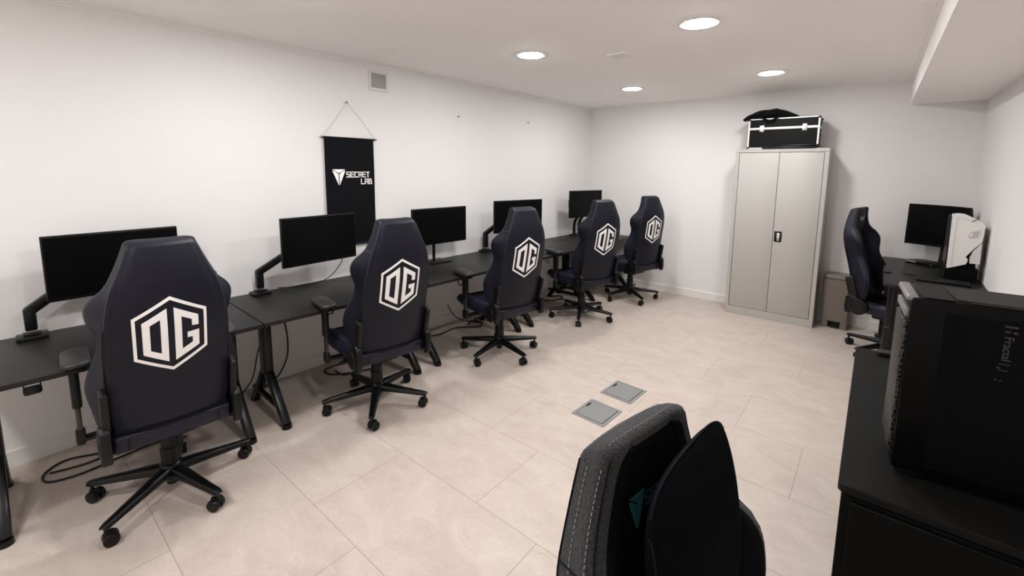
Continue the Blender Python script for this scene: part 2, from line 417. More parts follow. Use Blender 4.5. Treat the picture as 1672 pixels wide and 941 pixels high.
for k in range(5):
    s0, s1 = BND[k] + .003, BND[k + 1] - .003; w = s1 - s0
    d = thing('office_desk', DL[k], 'desk', LW(0, s0), -LA, 'black desks along the left wall')
    bm = new(); box(bm, (.4035, w / 2, .7325), (.773, w, .025), .0025); obj('desktop', bm, M['desk'], d)
    for yy in (.105, w - .100): obj('leg', leg_mesh(yy), M['metal'], d)
    for x in (.16, .64):
        bm = new(); box(bm, (x, w / 2, .699), (.03, w - .30, .032), .004); obj('rail', bm, M['metal'], d)
    if k in (0, 1):
        yh = (.25 if k == 0 else .42)
        bm = new(); box(bm, (.765, yh, .684), (.016, .060, .040), .010); box(bm, (.765, yh - .026, .710), (.008, .006, .020), .002); box(bm, (.765, yh + .026, .710), (.008, .006, .020), .002)
        if k == 0: obj('headset_hook', bm, M['plastic'], d)
        else:
            bm.free(); bm = new(); tube(bm, [(.765, yh - .03, .718), (.768, yh - .02, .700), (.768, yh + .02, .700), (.765, yh + .03, .718)], .005, 8, 4); obj('headset_hook', bm, M['plastic'], d)
    if k in (2, 3):
        bm = new(); tube(bm, [(.765, .34, .718), (.772, .34, .68), (.775, .36, .668), (.772, .385, .68), (.765, .385, .718)], .005, 8, 5); obj('headset_hook', bm, M['plastic'], d)

# ------------------------------------------------------------------ monitors and their arms
def monitor(label, t, s, zc, rot, w=.612, h=.365, lean=0., split=False, group='monitors along the left wall'):
    """front faces +x of the wall frame, turned by rot"""
    m = thing('monitor', label, 'monitor', LW(t, s, zc), -LA - rot, group)
    bm = new(); box(bm, (-.012, 0, 0), (.026, w, h), .004)
    box(bm, (-.034, 0, -.01), (.028, w * .62, h * .6), .012)
    obj('housing', bm, M['bezel'], m)
    if split:  # gap between two panes stands in for a reflected upright edge
        for sg in (-1, 1):
            bm = new(); box(bm, (.0012, sg * (w / 4 - .0015), .004), (.0016, w / 2 - .008, h - .028), .0004, 1); obj('screen', bm, M['screen'], m)
    else:
        bm = new(); box(bm, (.0012, 0, .005), (.0016, w - .014, h - .030), .0004, 1); obj('screen', bm, M['screen'], m)
    bm = new(); box(bm, (.0016, .04, -h / 2 + .009), (.0012, .026, .0035)); obj('badge', bm, M['steel'], m)
    return m
monitor('large black monitor on the first desk, partly hidden by the nearest chair', .174, .494, 1.130, -.087)
monitor('black monitor on an arm in front of the banner', .311, 1.664, 1.148, -.109)
m3 = monitor('black monitor standing on a flat square foot on the middle desk', .215, 2.925, 1.129, .04, w=.665, h=.362)
monitor('black monitor with a reflected vertical line built into its screen behind the third chair', .36, 3.968, 1.163, .195, w=.70, h=.365, split=True)
monitor('smallest-looking black monitor on a twin-post stand near the far corner', .33, 5.465, 1.222, .22, w=.63, h=.375)
# stand of the third one (part of the monitor: local frame of the monitor)
bm = new(); box(bm, (-.10, 0, -.378), (.20, .27, .010), .004); obj('stand_foot', bm, M['bezel'], m3)
bm = new(); tube(bm, [(-.12, 0, -.380), (-.12, 0, -.20), (-.11, 0, -.05), (-.045, 0, -.02)], .015, 10, 5); obj('stand_neck', bm, M['bezel'], m3)
def arm(label, s, t0, joint, mon, ang_s):
    """base plate on the desk, post, gas-spring link up to the monitor back"""
    a = thing('monitor_mount', label, 'monitor mount', LW(t0, s, .745), -LA, 'monitor mounts on the desks')
    js, jz = joint; ms, mz, mt = mon
    bm = new(); box(bm, (0, 0, .011), (.105, .125, .022), .006); box(bm, (0, 0, .028), (.06, .07, .012), .004); obj('base', bm, M['plastic'], a)
    bm = new(); box(bm, (0, 0, .028 + (jz - .745) / 2), (.052, .050, jz - .745 - .02), .010); bmesh.ops.translate(bm, verts=bm.verts, vec=(0, 0, .008)); obj('post', bm, M['metal'], a)
    top = Vector((0, 0, jz - .745 + .01)); end = Vector((mt - t0 - .075, ms - s, mz - .745)) - Vector((.014, 0, 0)); d = end - top
    bm = new(); q = d.to_track_quat('Z', 'X').to_matrix().to_4x4()
    box(bm, (0, 0, 0), (.052, .050, d.length + .03), .012, mtx=Matrix.Translation((top + end) / 2) @ q); obj('link', bm, M['metal'], a)
    bm = new(); cyl(bm, end + Vector((-.01, 0, -.05)), end + Vector((-.01, 0, .05)), .022, seg=16); cyl(bm, end, end + Vector((.032, 0, 0)), .02, seg=16)
    box(bm, tuple(end + Vector((.032, 0, 0))), (.006, .10, .10), .002, 1); obj('tilt_head', bm, M['plastic'], a)
    return a
arm('black monitor arm clamped to the near left desk', .118, .105, (.118, .89), (.42, 1.125, .174), 0)
arm('black monitor arm on the second desk, left of the banner', 1.285, .085, (1.262, .905), (1.60, 1.14, .311), 0)
arm('black monitor arm behind the third chair', 3.70, .08, (3.70, .945), (3.92, 1.16, .325), 0)
a = thing('monitor_mount', 'black twin-post monitor arm on an oval foot near the far corner', 'monitor mount', LW(.12, 5.56, .745), -LA, 'monitor mounts on the desks')
bm = new(); lathe(bm, [(.12, 0), (.12, .012), (.11, .018), (.02, .020)], 32, Matrix.Diagonal((.6, 1.25, 1, 1))); obj('base', bm, M['plastic'], a)
for y in (-.065, .065):
    bm = new(); tube(bm, [(0, y, .015), (0, y, .14), (.01, y + .012, .22), (.06, y + .045, .33), (.07, y + .05, .42)], .022, 10, 5); obj('post', bm, M['metal'], a)
bm = new(); box(bm, (.10, -.07, .45), (.05, .26, .05), .01); box(bm, (.13, -.02, .46), (.05, .09, .09), .006); obj('crossbar', bm, M['plastic'], a)
bm = new(); box(bm, (.06, -.245, .475), (.07, .06, .12), .012); obj('end_block', bm, M['plastic'], a)

# ------------------------------------------------------------------ gaming chairs
import bisect
BW = [ # w, sb (back half width), hw (wing half width), fw (wing reach), fc (centre thickness), e (how far the back face curves forward at its edge)
 (-.03, .204, .222, .090, .075, .030), (-.015, .213, .238, .110, .085, .032), (.05, .220, .266, .155, .098, .036), (.11, .222, .282, .182, .103, .038), (.17, .224, .288, .196, .107, .040),
 (.24, .224, .276, .194, .112, .041), (.31, .223, .254, .182, .112, .042), (.38, .221, .238, .170, .112, .042), (.43, .219, .240, .172, .112, .040), (.48, .216, .258, .182, .11, .038),
 (.53, .212, .268, .184, .106, .034), (.57, .207, .262, .172, .102, .030), (.61, .200, .238, .152, .098, .026), (.64, .193, .211, .130, .096, .024), (.672, .183, .193, .114, .094, .022), (.705, .168, .178, .106, .092, .020),
 (.742, .152, .161, .100, .091, .018), (.778, .138, .146, .096, .090, .016), (.806, .128, .135, .094, .089, .015), (.825, .121, .128, .092, .088, .014)]
def F0(w): return .66 * max(0, w - .45) ** 2          # the upper back leans forward
def warp(bm):
    for v in bm.verts: v.co.y += F0(v.co.z)
    return bm
def fback(x, w): return bw(w)[4] * abs(x) ** 2.2
def bw(w):
    ws = [r[0] for r in BW]; i = max(0, min(len(BW) - 2, bisect.bisect_right(ws, w) - 1))
    a, b = BW[max(i - 1, 0)], BW[i]; c, d = BW[i + 1], BW[min(i + 2, len(BW) - 1)]
    t = (w - b[0]) / (c[0] - b[0]); out = []
    for k in range(1, 6):
        mb = (c[k] - a[k]) / (c[0] - a[0]) * (c[0] - b[0]); mc = (d[k] - b[k]) / (d[0] - b[0]) * (c[0] - b[0])
        out.append((2 * t ** 3 - 3 * t * t + 1) * b[k] + (t ** 3 - 2 * t * t + t) * mb + (-2 * t ** 3 + 3 * t * t) * c[k] + (t ** 3 - t * t) * mc)
    return out
def half(w):
    sb, hw, fw, fc, e = bw(w)
    return [(0, 0), (sb * .55, e * .27), (sb - .012, e * .84), (sb, e + .004), (sb + .50 * (hw - sb), e + (fw - e) * .36), (hw, fw * .80), (hw - .010, fw * .95), (hw - .030, fw),
            (hw - .055, fw * .95 + fc * .03), (hw * .60, fc + (fw - fc) * .22), (hw * .38, fc), (0, fc)]
def ring(w, inset=0., z=None):
    h = half(w); pts = [(u, f) for u, f in h] + [(-u, f) for u, f in h[-2:0:-1]]
    sm = crom([(u, f, 0) for u, f in pts], 3, True)
    fcen = bw(w)[3] / 2; out = []
    for p in sm:
        u, f = p.x, p.y
        if inset:
            u -= math.copysign(min(inset, abs(u)), u); f += max(-inset, min(inset, (fcen - f)))
        out.append(Vector((u, f, w if z is None else z)))
    return out
def back_mesh():
    bm = new(); R = [ring(-.03, .018, -.042), ring(-.03, .005, -.037)]
    w = -.03
    while w < .8: R.append(ring(w)); w += .02
    R += [ring(.81), ring(.825), ring(.825, .003, .832), ring(.825, .009, .838), ring(.825, .018, .842), ring(.825, .030, .8435)]
    loft(bm, R); return warp(bm)
def path(idx, w0, w1, n=26, off=.0015):
    """points along one control index of the backrest skin, both signs"""
    out = []
    for k in range(n + 1):
        w = w0 + (w1 - w0) * k / n; u, f = half(w)[idx]
        out.append((u + off, f - off * .5, w))
    return out
HEX = [(0, .179), (.132, .099), (.132, -.099), (0, -.179), (-.132, -.099), (-.132, .099)]
HEXI = [(0, .1635), (.1205, .0905), (.1205, -.0905), (0, -.1635), (-.1205, -.0905), (-.1205, .0905)]
LD = [(-.1005, .0745), (-.0136, .128), (-.0136, -.1315), (-.1, -.0765)]; LDI = [(-.0745, .0595), (-.0384, .081), (-.0384, -.084), (-.0745, -.062)]
LG = [(.0107, .1275), (.0992, .0725), (.0992, .0235), (.0745, .026), (.0738, .0575), (.0364, .080), (.0364, -.082), (.0755, -.0595), (.0755, -.031), (.0563, -.030), (.0563, -.003), (.1005, -.0013), (.1005, -.079), (.0107, -.131)]
def frame_shape(bm, outer, inner, th, mtx):
    n = len(outer); a = [[bm.verts.new(mtx @ Vector((x, y, z))) for x, y in P] for z in (0, th) for P in (outer, inner)]
    o0, i0, o1, i1 = a
    for k in range(n):
        j = (k + 1) % n
        bm.faces.new((o1[k], o1[j], i1[j], i1[k])); bm.faces.new((o0[k], i0[k], i0[j], o0[j]))
        bm.faces.new((o0[k], o0[j], o1[j], o1[k])); bm.faces.new((i0[k], i1[k], i1[j], i0[j]))
def logo_mesh():
    # faces backwards (-f): u right as seen from behind
    mtx = Matrix(((1, 0, 0, 0), (0, 0, -1, -.0035), (0, 1, 0, .448), (0, 0, 0, 1)))
    bm = new(); frame_shape(bm, HEX, HEXI, .0015, mtx); frame_shape(bm, LD, LDI, .0015, mtx); prism(bm, LG, .0015, mtx)
    bmesh.ops.triangulate(bm, faces=bm.faces[:])
    for _ in range(3):
        es = [e for e in bm.edges if e.calc_length() > .022]
        if es: bmesh.ops.subdivide_edges(bm, edges=es, cuts=1); bmesh.ops.triangulate(bm, faces=bm.faces[:])
    for v in bm.verts: v.co.y += fback(v.co.x / bw(v.co.z)[0], v.co.z)
    return warp(bm)
def panel_mesh():
    """padded back face, a few millimetres proud, curved like the back"""
    bm = new(); n = 20; rows = []
    ws = [.002, .005, .010, .016] + [(.016 + .809 * k / 30) for k in range(1, 31)] + [.830, .834, .837]
    for w in ws:
        wc = min(max(w, .0), .825); half_u = bw(wc)[0] - .008
        if w < .02: half_u -= (.02 - w) * .9 * (.02 - w) / .02
        if w > .825: half_u -= .002 + 60 * (w - .825) ** 2 + (w - .825) * .9
        inset = .0025 if (w in (ws[0], ws[-1])) else -.0026
        row = []
        for k in range(n + 1):
            x = -1 + 2 * k / n; u = half_u * x; f = fback(u / bw(wc)[0], wc)
            row.append(bm.verts.new((u, f + (.003 if k in (0, n) else inset), w)))
        rows.append(row)
    for A, B in zip(rows, rows[1:]):
        for k in range(n): bm.faces.new((A[k], A[k + 1], B[k + 1], B[k]))
    return warp(bm)
def seat_mesh():
    bm = new(); R = []
    def sring(y, k, dz=0., zb=.415):
        h = [(0, zb), (.20, zb), (.250, zb + .012), (.272, zb + .045), (.274, .485 + dz), (.262, .515 + dz), (.235, .528 + dz), (.205, .520 + dz), (.17, .503 + dz), (.09, .498 + dz), (0, .498 + dz)]
        pts = [(u * k, z) for u, z in h] + [(-u * k, z) for u, z in h[-2:0:-1]]
        return [Vector((p.x, y, p.y)) for p in crom([(u, z, 0) for u, z in pts], 2, True)]
    for y, k, dz, zb in ((-.235, .74, -.03, .43), (-.225, .78, -.01, .42), (-.20, .81, 0, .415), (-.12, .83, 0, .412), (-.04, .90, 0, .412), (.05, .95, 0, .412), (.18, .975, .004, .415), (.26, .975, .006, .425), (.31, .96, .002, .435), (.335, .93, -.012, .447), (.348, .88, -.032, .458)):
        R.append(sring(y, k, dz, zb))
    loft(bm, R); return bm
def hinge_mesh(sg):
    """round recliner cover beside the seat with its tongue up the back"""
    bm = new(); poly = []
    for k in range(22):
        a = math.radians(-150 + 230 * k / 21); poly.append((-.215 + .072 * math.cos(a), .478 + .072 * math.sin(a)))
    poly += [(-.245, .575), (-.285, .585), (-.315, .560), (-.320, .470), (-.312, .415), (-.28, .405)]
    mtx = Matrix(((0, 0, 1, sg * .228 - (.0 if sg > 0 else .038)), (1, 0, 0, 0), (0, 1, 0, 0), (0, 0, 0, 1)))
    prism(bm, poly, .038, mtx, .006)
    return bm
def arm_mesh(sg, kind):
    bm = new(); x = sg * .315
    if kind == 'pad':
        poly = [(-.052, -.02), (-.048, -.045), (-.02, -.058), (.02, -.058), (.048, -.045), (.052, -.02), (.050, .14), (.046, .185), (.025, .212), (-.02, .212), (-.046, .19), (-.052, .14)]
        mtx = Matrix.Translation((x - sg * .012, .070, .757))
        R = []
        for k, z in ((.80, 0), (.93, .006), (1, .014), (1, .024), (.965, .031), (.86, .036)):
            R.append([mtx @ Vector((a * k, .08 + (b - .08) * k, z)) for a, b in poly])
        loft(bm, R)
    elif kind == 'sleeve':
        box(bm, (x, .085, .650), (.036, .066, .190), .012); box(bm, (x - sg * .01, .09, .748), (.07, .12, .020), .006)
    elif kind == 'shaft': box(bm, (x, .085, .495), (.020, .040, .17), .006)
    elif kind == 'bracket':
        box(bm, (x, .085, .408), (.036, .060, .075), .012); box(bm, (sg * .235, .085, .392), (.16, .052, .020), .006)
    return bm
def caster_mesh(kind, sg=0):
    bm = new()
    if kind == 'hood':
        cyl(bm, (.0, 0, .055), (.0, 0, .098), .008, seg=12); box(bm, (-.012, 0, .052), (.052, .018, .026), .008)
    else:
        mtx = Matrix.Translation((-.014, sg * .017, .0305)) @ Matrix.Rotation(PI / 2, 4, 'X')
        lathe(bm, [(.018, -.0125), (.028, -.011), (.0305, -.006), (.0305, .006), (.028, .011), (.018, .0125)], 24, mtx)
    return bm
def star_mesh():
    bm = new(); lathe(bm, [(.030, .062), (.046, .085), (.052, .11), (.050, .150), (.043, .163), (.030, .166)], 28)
    for k in range(5):
        a = 2 * PI * k / 5; m = Matrix.Rotation(a, 4, 'Z'); R = []
        for r, zc, w, h in ((.030, .128, .034, .034), (.10, .124, .032, .032), (.2, .113, .026, .026), (.30, .103, .021, .022), (.350, .098, .020, .020), (.372, .096, .015, .014)):
            sec = [(-w, -h * .8), (-w * .9, h * .3), (-w * .55, h * .8), (w * .55, h * .8), (w * .9, h * .3), (w, -h * .8), (w * .5, -h * .75), (0, -h * .2), (-w * .5, -h * .75)]
            R.append([m @ Vector((r, y, zc + z * .75)) for y, z in sec])
        loft(bm, R)
    return bm
MESH = {}
def ch_part(key, name, build, m, parent, ang=42):
    k = (key, m.name)
    if k not in MESH: MESH[k] = to_mesh(name, build(), m, ang)
    return obj(name, MESH[k], m, parent)
def back_seams(st):
    bm = new()
    for idx in (3, 6):
        for sg in (-1, 1):
            pts = [(sg * u, f, w) for u, f, w in path(idx, .0 if idx == 6 else .30, .822)]
            tube(bm, pts, .0016, 6)
    for sg in (-1, 1):      # joint between head and wing
        pts = []
        for k in range(3, 8):
            u, f = half(.672 - (k - 3) * .004)[k]; pts.append((sg * (u + .001), f, .672 - (k - 3) * .004))
        tube(bm, pts, .0018, 6, 3)
    return warp(bm)
def chair(label, x, y, th, phi, al, style='og', dz=0., group=None, logo=True, cat='chair'):
    main, side, seat, seam = {'og': ('leather', 'leather', 'leather_side', 'stitch'), 'grey': ('softweave', 'softweave_dark', 'softweave', 'seam')}[style]
    c = thing('gaming_chair', label, cat, (x, y, 0), th - PI / 2, group)
    P = lambda key, name, b, m, par=c, ang=42: ch_part(key, name, b, M[m], par, ang)
    bk = P('back', 'backrest', back_mesh, main); up = [bk]
    if style == 'og':
        up.append(P('panel', 'back_panel', panel_mesh, main))
        if logo: up.append(P('logo', 'back_emblem', logo_mesh, 'vinyl', ang=20))
    sm = P('seam', 'seam', lambda: back_seams(0), seam, bk)
    st = []
    for sg in (-1, 1):
        def slot(sg=sg):
            bm = new(); tube(bm, [(sg * (bw(w)[0] + .004), bw(w)[4] + .006, w) for w in [.22 + .28 * k / 10 for k in range(11)]], .005, 6); return warp(bm)
        P(('slot', sg), 'side_strap', slot, 'black_leather', bk)
        def br(sg=sg):
            bm = new(); box(bm, (sg * .238, .036, .118), (.030, .070, .205), .010, 3); return bm
        up.append(P(('br', sg), 'back_bracket', br, 'plastic2'))
    def bolster():
        bm = new(); box(bm, (0, .030, -.062), (.452, .080, .086), .015, 3)
        for v in bm.verts: v.co.y += .022 * abs(v.co.x / .226) ** 2.2 - .010
        return bm
    bo = P('bolster', 'rear_bolster', bolster, seat); up.append(bo)
    def bseam(sg_=1):
        bm = new()
        for u in (sg_ * .172,): tube(bm, [(u, -.0085, -.098), (u, -.0095, -.062), (u, -.0085, -.026)], .0014, 6)
        return bm
    for sg in (-1, 1): P(('bseam', sg), 'seam', lambda sg=sg: bseam(sg), 'seam', bo)
    def gap():
        bm = new(); tube(bm, [(.214 * x, fback(x, 0) - .001, -.010) for x in [-1 + k / 8 for k in range(17)]], .007, 8); return bm
    P('gap', 'gap_shade', gap, 'seam', bk)  # black tube added for the shade between back panel and bolster
    for o in up: o.location = (0, -.288, .524 + dz); o.rotation_euler = (al, 0, 0)
    low = []
    s = P('seat', 'seat', seat_mesh, seat); low.append(s)
    def sseam():
        bm = new()
        for sg in (-1, 1): tube(bm, [(sg * .236 * k_, y_, .5285 + (.004 if y_ > .1 else 0)) for y_, k_ in ((-.18, .815), (-.08, .865), (.02, .935), (.12, .963), (.2, .975), (.26, .975))], .0018, 6, 3)
        return bm
    P('sseam', 'seam', sseam, seam, s)
    for sg in (-1, 1):
        h = P(('hinge', sg), 'recliner_cover', lambda sg=sg: hinge_mesh(sg), 'plastic2'); low.append(h)
        def disc(sg=sg):
            bm = new(); cyl(bm, (sg * .264, -.215, .478), (sg * .270, -.215, .478), .058, .055, 30); return bm
        P(('disc', sg), 'disc_cap', disc, 'plastic', h)
        ar = P(('sleeve', sg), 'armrest', lambda sg=sg: arm_mesh(sg, 'sleeve'), 'plastic'); low.append(ar)
        P(('pad', sg), 'armrest_pad', lambda sg=sg: arm_mesh(sg, 'pad'), 'pad', ar)
        P(('shaft', sg), 'armrest_shaft', lambda sg=sg: arm_mesh(sg, 'shaft'), 'steel', ar)
        P(('brk', sg), 'armrest_bracket', lambda sg=sg: arm_mesh(sg, 'bracket'), 'plastic', ar)
    def mech():
        bm = new(); box(bm, (0, .0, .385), (.20, .30, .05), .012); box(bm, (0, 0, .348), (.11, .15, .045), .014); cyl(bm, (0, .14, .37), (0, .22, .37), .028, seg=18)
        return bm
    me = P('mech', 'tilt_mechanism', mech, 'plastic'); low.append(me)
    for sg in (-1, 1):
        def lev(sg=sg):
            bm = new(); cyl(bm, (sg * .08, .04, .37), (sg * .20, .05, .362), .006, seg=10); box(bm, (sg * .215, .05, .352), (.05, .032, .018), .006); return bm
        P(('lever', sg), 'lever', lev, 'plastic', me)
    for o in low: o.location.z = dz
    def gas():
        bm = new(); lathe(bm, [(.026, .045), (.026, .2), (.024, .205), (.024, .375)], 24); return bm
    P('gas', 'gas_lift', gas, 'metal')
    def cov():
        bm = new(); lathe(bm, [(.041, .166), (.042, .25), (.037, .255), (.037, .30), (.033, .305), (.033, .34)], 28); return bm
    P('cov', 'column_cover', cov, 'plastic')
    sr = P('star', 'star_base', star_mesh, 'metal', ang=50); sr.rotation_euler.z = phi - (th - PI / 2)
    for k in range(5):
        a = phi - (th - PI / 2) + 2 * PI * k / 5
        h = P('hood', 'caster', lambda: caster_mesh('hood'), 'plastic'); h.location = (.356 * math.cos(a), .356 * math.sin(a), 0)
        h.rotation_euler.z = a + random.uniform(-.9, .9)
        for sg in (-1, 1): P(('wheel', sg), 'wheel', lambda sg=sg: caster_mesh('wheel', sg), 'wheel', h)
    return c
G1 = 'navy gaming chairs along the left desks'
CH = [('nearest navy gaming chair with the largest white OG hexagon, at the first desk', .730, .513, 3.072, -2.216, .228),
      ('navy OG gaming chair at the second desk, right of the banner', .789, 1.715, 2.988, -1.945, .250),
      ('middle navy OG gaming chair of the five, at the third desk', .874, 2.964, 2.921, -2.718, .218),
      ('fourth navy OG gaming chair from the front, in front of the twin-post monitor', .930, 4.341, 2.787, -2.366, .205),
      ('farthest navy OG gaming chair, beside the bare back wall', 1.024, 5.440, 2.822, -3.204, .150)]
for lab, x, y, th, ph, al in CH: chair(lab, x, y, th, ph, al, group=G1)
# right-hand chair, seen from the front side
c6 = chair('navy gaming chair seen in profile at the far right desk, beside the bin', 3.695, 5.25, -.27, 2.69, .26, logo=False, dz=-.01)
bk6 = [o for o in c6.children if o.name.startswith('backrest')][0]
bm = new()
R = []
for k in range(31):
    w = .03 + .775 * k / 30; sb, hw, fw, fc, eb = bw(w); u = min(.125, hw * .40) * (1 if w < .6 else 1)
    R.append([Vector((-u, fc - .002, w)), Vector((-u * .95, fc + .004, w)), Vector((0, fc + .006, w)), Vector((u * .95, fc + .004, w)), Vector((u, fc - .002, w)), Vector((0, fc - .004, w))])
loft(bm, R); warp(bm); fp = obj('front_panel', bm, M['black_leather'], c6); fp.location = bk6.location; fp.rotation_euler = bk6.rotation_euler
bm = new(); mt = Matrix(((-1, 0, 0, 0), (0, 0, 1, .0965), (0, 1, 0, .735), (0, 0, 0, 1)))
prism(bm, [(-.055, .024), (-.025, .017), (-.014, .002), (0, .012), (.014, .002), (.025, .017), (.055, .024), (.038, -.008), (.018, -.019), (.008, -.005), (0, -.022), (-.008, -.005), (-.018, -.019), (-.038, -.008)], .0015, mt); warp(bm)
obj('emblem', bm, M['gold'], fp)
# near chair, grey woven fabric, seen from above its right shoulder
c7 = chair('charcoal woven-fabric gaming chair in the foreground, cut off by the bottom edge', 3.612, .672, -.18, .4, .398, style='grey', dz=-.137)
bk7 = [o for o in c7.children if o.name.startswith('backrest')][0]
bm = new(); rows = []
for k in range(36):
    w = .0 + .82 * k / 33; ins = 0.
    if k > 32: ins = (.003, .010, .022)[k - 33]; w = (.807, .816, .822)[k - 33]
    h = half(min(w, .825)); row = []
    cp = [(u - ins * .8 * (u > .02), f + .0028) for u, f in h[7:]]
    cp[0] = (h[7][0] - .003 - ins, h[7][1] + .0012)
    pts = crom([(u, f, 0) for u, f in cp + [(-u, f) for u, f in cp[-2::-1]]], 3)
    rows.append([bm.verts.new((p.x, p.y - (.004 if ins > .02 else 0), w)) for p in pts])
for A, B in zip(rows, rows[1:]):
    for q in range(len(A) - 1): bm.faces.new((A[q], A[q + 1], B[q + 1], B[q]))
bmesh.ops.recalc_face_normals(bm, faces=bm.faces); bmesh.ops.solidify(bm, geom=bm.faces[:], thickness=.003)
warp(bm); fp = obj('front_panel', bm, M['softweave_dark'], c7); fp.location = bk7.location; fp.rotation_euler = bk7.rotation_euler
fp['label'] = 'black front panel'
MF = Matrix(((-1, 0, 0, 0), (0, 0, 1, .0975), (0, 1, 0, 0), (0, 0, 0, 1)))
bm = new(); tri_emblem(bm, .046, .062, MF @ Matrix.Translation((-.052, .705, 0)), .002); warp(bm); obj('emblem', bm, M['cyan'], fp)
bm = new(); stroke_text(bm, 'SECRETLAB', .020, -.022, .705, MF, .002, 1.4, .9); warp(bm); obj('lettering', bm, M['cyan_dark'], fp)
def dashes(idx, w0, w1, off):
    bm = new()
    for sg in (-1, 1):
        n = int((w1 - w0) / .0085)
        for k in range(n):
            a = w0 + k * .0085; p = []
            for w in (a, a + .0052):
                u, f = half(w)[idx]; p.append((sg * (u + off[0]), f + off[1], w))
            cyl(bm, p[0], p[1], .0007, seg=6)
    return warp(bm)
def top_dashes(f0):
    bm = new(); P = crom([(.1225, f0, .818), (.116, f0, .832), (.095, f0, .8445), (.0, f0, .8455), (-.095, f0, .8445), (-.116, f0, .832), (-.1225, f0, .818)], 40)
    acc = 0.; on = True
    for a, b_ in zip(P, P[1:]):
        acc += (b_ - a).length
        if acc > .0045: on = not on; acc = 0
        if on: cyl(bm, a, b_, .0007, seg=5)
    return warp(bm)
obj('stitching', top_dashes(.030), M['white_stitch'], bk7); obj('stitching', top_dashes(.070), M['white_stitch'], bk7)
obj('stitching', dashes(4, .05, .822, (.0015, .0)), M['white_stitch'], bk7)
obj('stitching', dashes(5, .05, .822, (.0015, .004)), M['white_stitch'], bk7)
# pillow leaning on the head of that chair
pl = thing('head_pillow', 'black velour head pillow strapped to the foreground grey chair', 'pillow')
al7, th7 = .398, -.18
M7 = Matrix.Translation((3.612, .672, 0)) @ Matrix.Rotation(th7 - PI / 2, 4, 'Z') @ Matrix.Translation((0, -.288, .524 - .137)) @ Matrix.Rotation(al7, 4, 'X') @ Matrix.Translation((-.004, .200, .628)) @ Matrix.Rotation(-.27, 4, 'X')
pl.matrix_world = M7
def pill(t, a):
    """outline angle a (0 = forward, 90 = up) on the pillow at t along its length"""
    e1 = max(.05, 1 - abs(t) ** 2.6) ** .55; e2 = max(.02, 1 - abs(t) ** 4.5) ** .33
    c, sn = math.cos(a), math.sin(a)
    f = (.050 if c > 0 else .050) * math.copysign(abs(c) ** 1.25, c) * e1
    w = .172 * math.copysign(abs(sn) ** .9, sn) * (.55 + .45 * e2)
    return Vector((-t * .132, f, w + .026 * t + .012 * (1 - t * t)))
bm = new(); loft(bm, [[pill(-1 + 2 * k / 40, 2 * PI * q / 44) for q in range(44)] for k in range(41)])
obj('cushion', bm, M['suede'], pl, ang=80)
bm = new(); tube(bm, [pill(-.95 + 1.9 * k / 24, PI / 2) * 1.004 for k in range(25)], .0022, 6)
tube(bm, [pill(-1, PI / 2 - PI * k / 12) * 1.004 for k in range(13)], .0022, 6)
obj('seam', bm, M['seam'], pl)

# ------------------------------------------------------------------ steel cabinet and what stands on it
cx0, cx1, cy0, ch = 2.157, 3.047, 5.667, 1.95
cab = thing('steel_cabinet', 'tall grey two-door steel cabinet against the back wall', 'cabinet', ((cx0 + cx1) / 2, cy0, 0))
w = cx1 - cx0; dp = D - .01 - cy0
bm = new()
box(bm, (0, dp / 2 + .013, ch / 2 - .001), (w - .002, dp - .024, ch - .002), .002, 1)
for x in (-w / 2 + .018, w / 2 - .020): box(bm, (x, .012, (ch - .041) / 2), (.036 if x < 0 else .040, .024, ch - .041), .003, 1)
box(bm, (0, .012, ch - .020), (w, .024, .040), .003, 1)
obj('body', bm, M['cabinet'], cab)
bm = new(); box(bm, (0, .014, .045), (w - .05, .024, .09), .002, 1); obj('plinth', bm, M['cabinet'], cab)
bm = new(); box(bm, (0, .022, ch / 2), (w - .05, .004, ch - .1)); obj('door_recess', bm, M['gap'], cab)
zt, zb = ch - .044, .094
for sg, x0, x1 in ((-1, -w / 2 + .040, -.006), (1, -.002, w / 2 - .044)):
    bm = new(); box(bm, ((x0 + x1) / 2, .011, (zt + zb) / 2), (x1 - x0, .018, zt - zb), .003, 2); dr = obj('door', bm, M['cabinet'], cab)
    if sg > 0:
        bm = new(); box(bm, (.046, -.001, .975), (.072, .008, .118), .005); hp = obj('handle', bm, M['plastic'], dr)
        bm = new(); bm.free(); bm = new(); box(bm, (.050, -.009, .985), (.030, .014, .062), .006); cyl(bm, (.05, -.005, .94), (.05, -.014, .94), .010, seg=16); obj('latch', bm, M['alu'], cab)
fc = thing('flight_case', 'black flight case with aluminium edges on top of the cabinet', 'case', (2.60, 5.69, ch))
fw_, fd, fh, zl = .66, .26, .335, .225
bm = new(); box(bm, (0, fd / 2, zl / 2 + .002), (fw_, fd, zl - .004), .003, 1); obj('body', bm, M['case'], fc)
bm = new(); box(bm, (0, fd / 2, (zl + fh) / 2 + .001), (fw_, fd, fh - zl - .006), .003, 1); obj('lid', bm, M['case'], fc)
def edge(cs):
    bm = new()
    for c, s in cs: box(bm, c, s, .003, 1)
    return bm
e = .014
obj('edging', edge([((sx * (fw_ / 2), y, fh / 2), (e * 1.3, e * 1.3, fh)) for sx in (-1, 1) for y in (0, fd)]), M['alu'], fc)
obj('edging', edge([((0, y, z), (fw_, e, e)) for y in (0, fd) for z in (.009, fh - .006)] + [((sx * fw_ / 2, fd / 2, z), (e, fd, e)) for sx in (-1, 1) for z in (.009, fh - .006)]), M['alu'], fc)
obj('edging', edge([((0, y, zl), (fw_ + .006, .012, .026)) for y in (0, fd)] + [((sx * fw_ / 2, fd / 2, zl), (.012, fd, .026)) for sx in (-1, 1)]), M['alu'], fc)
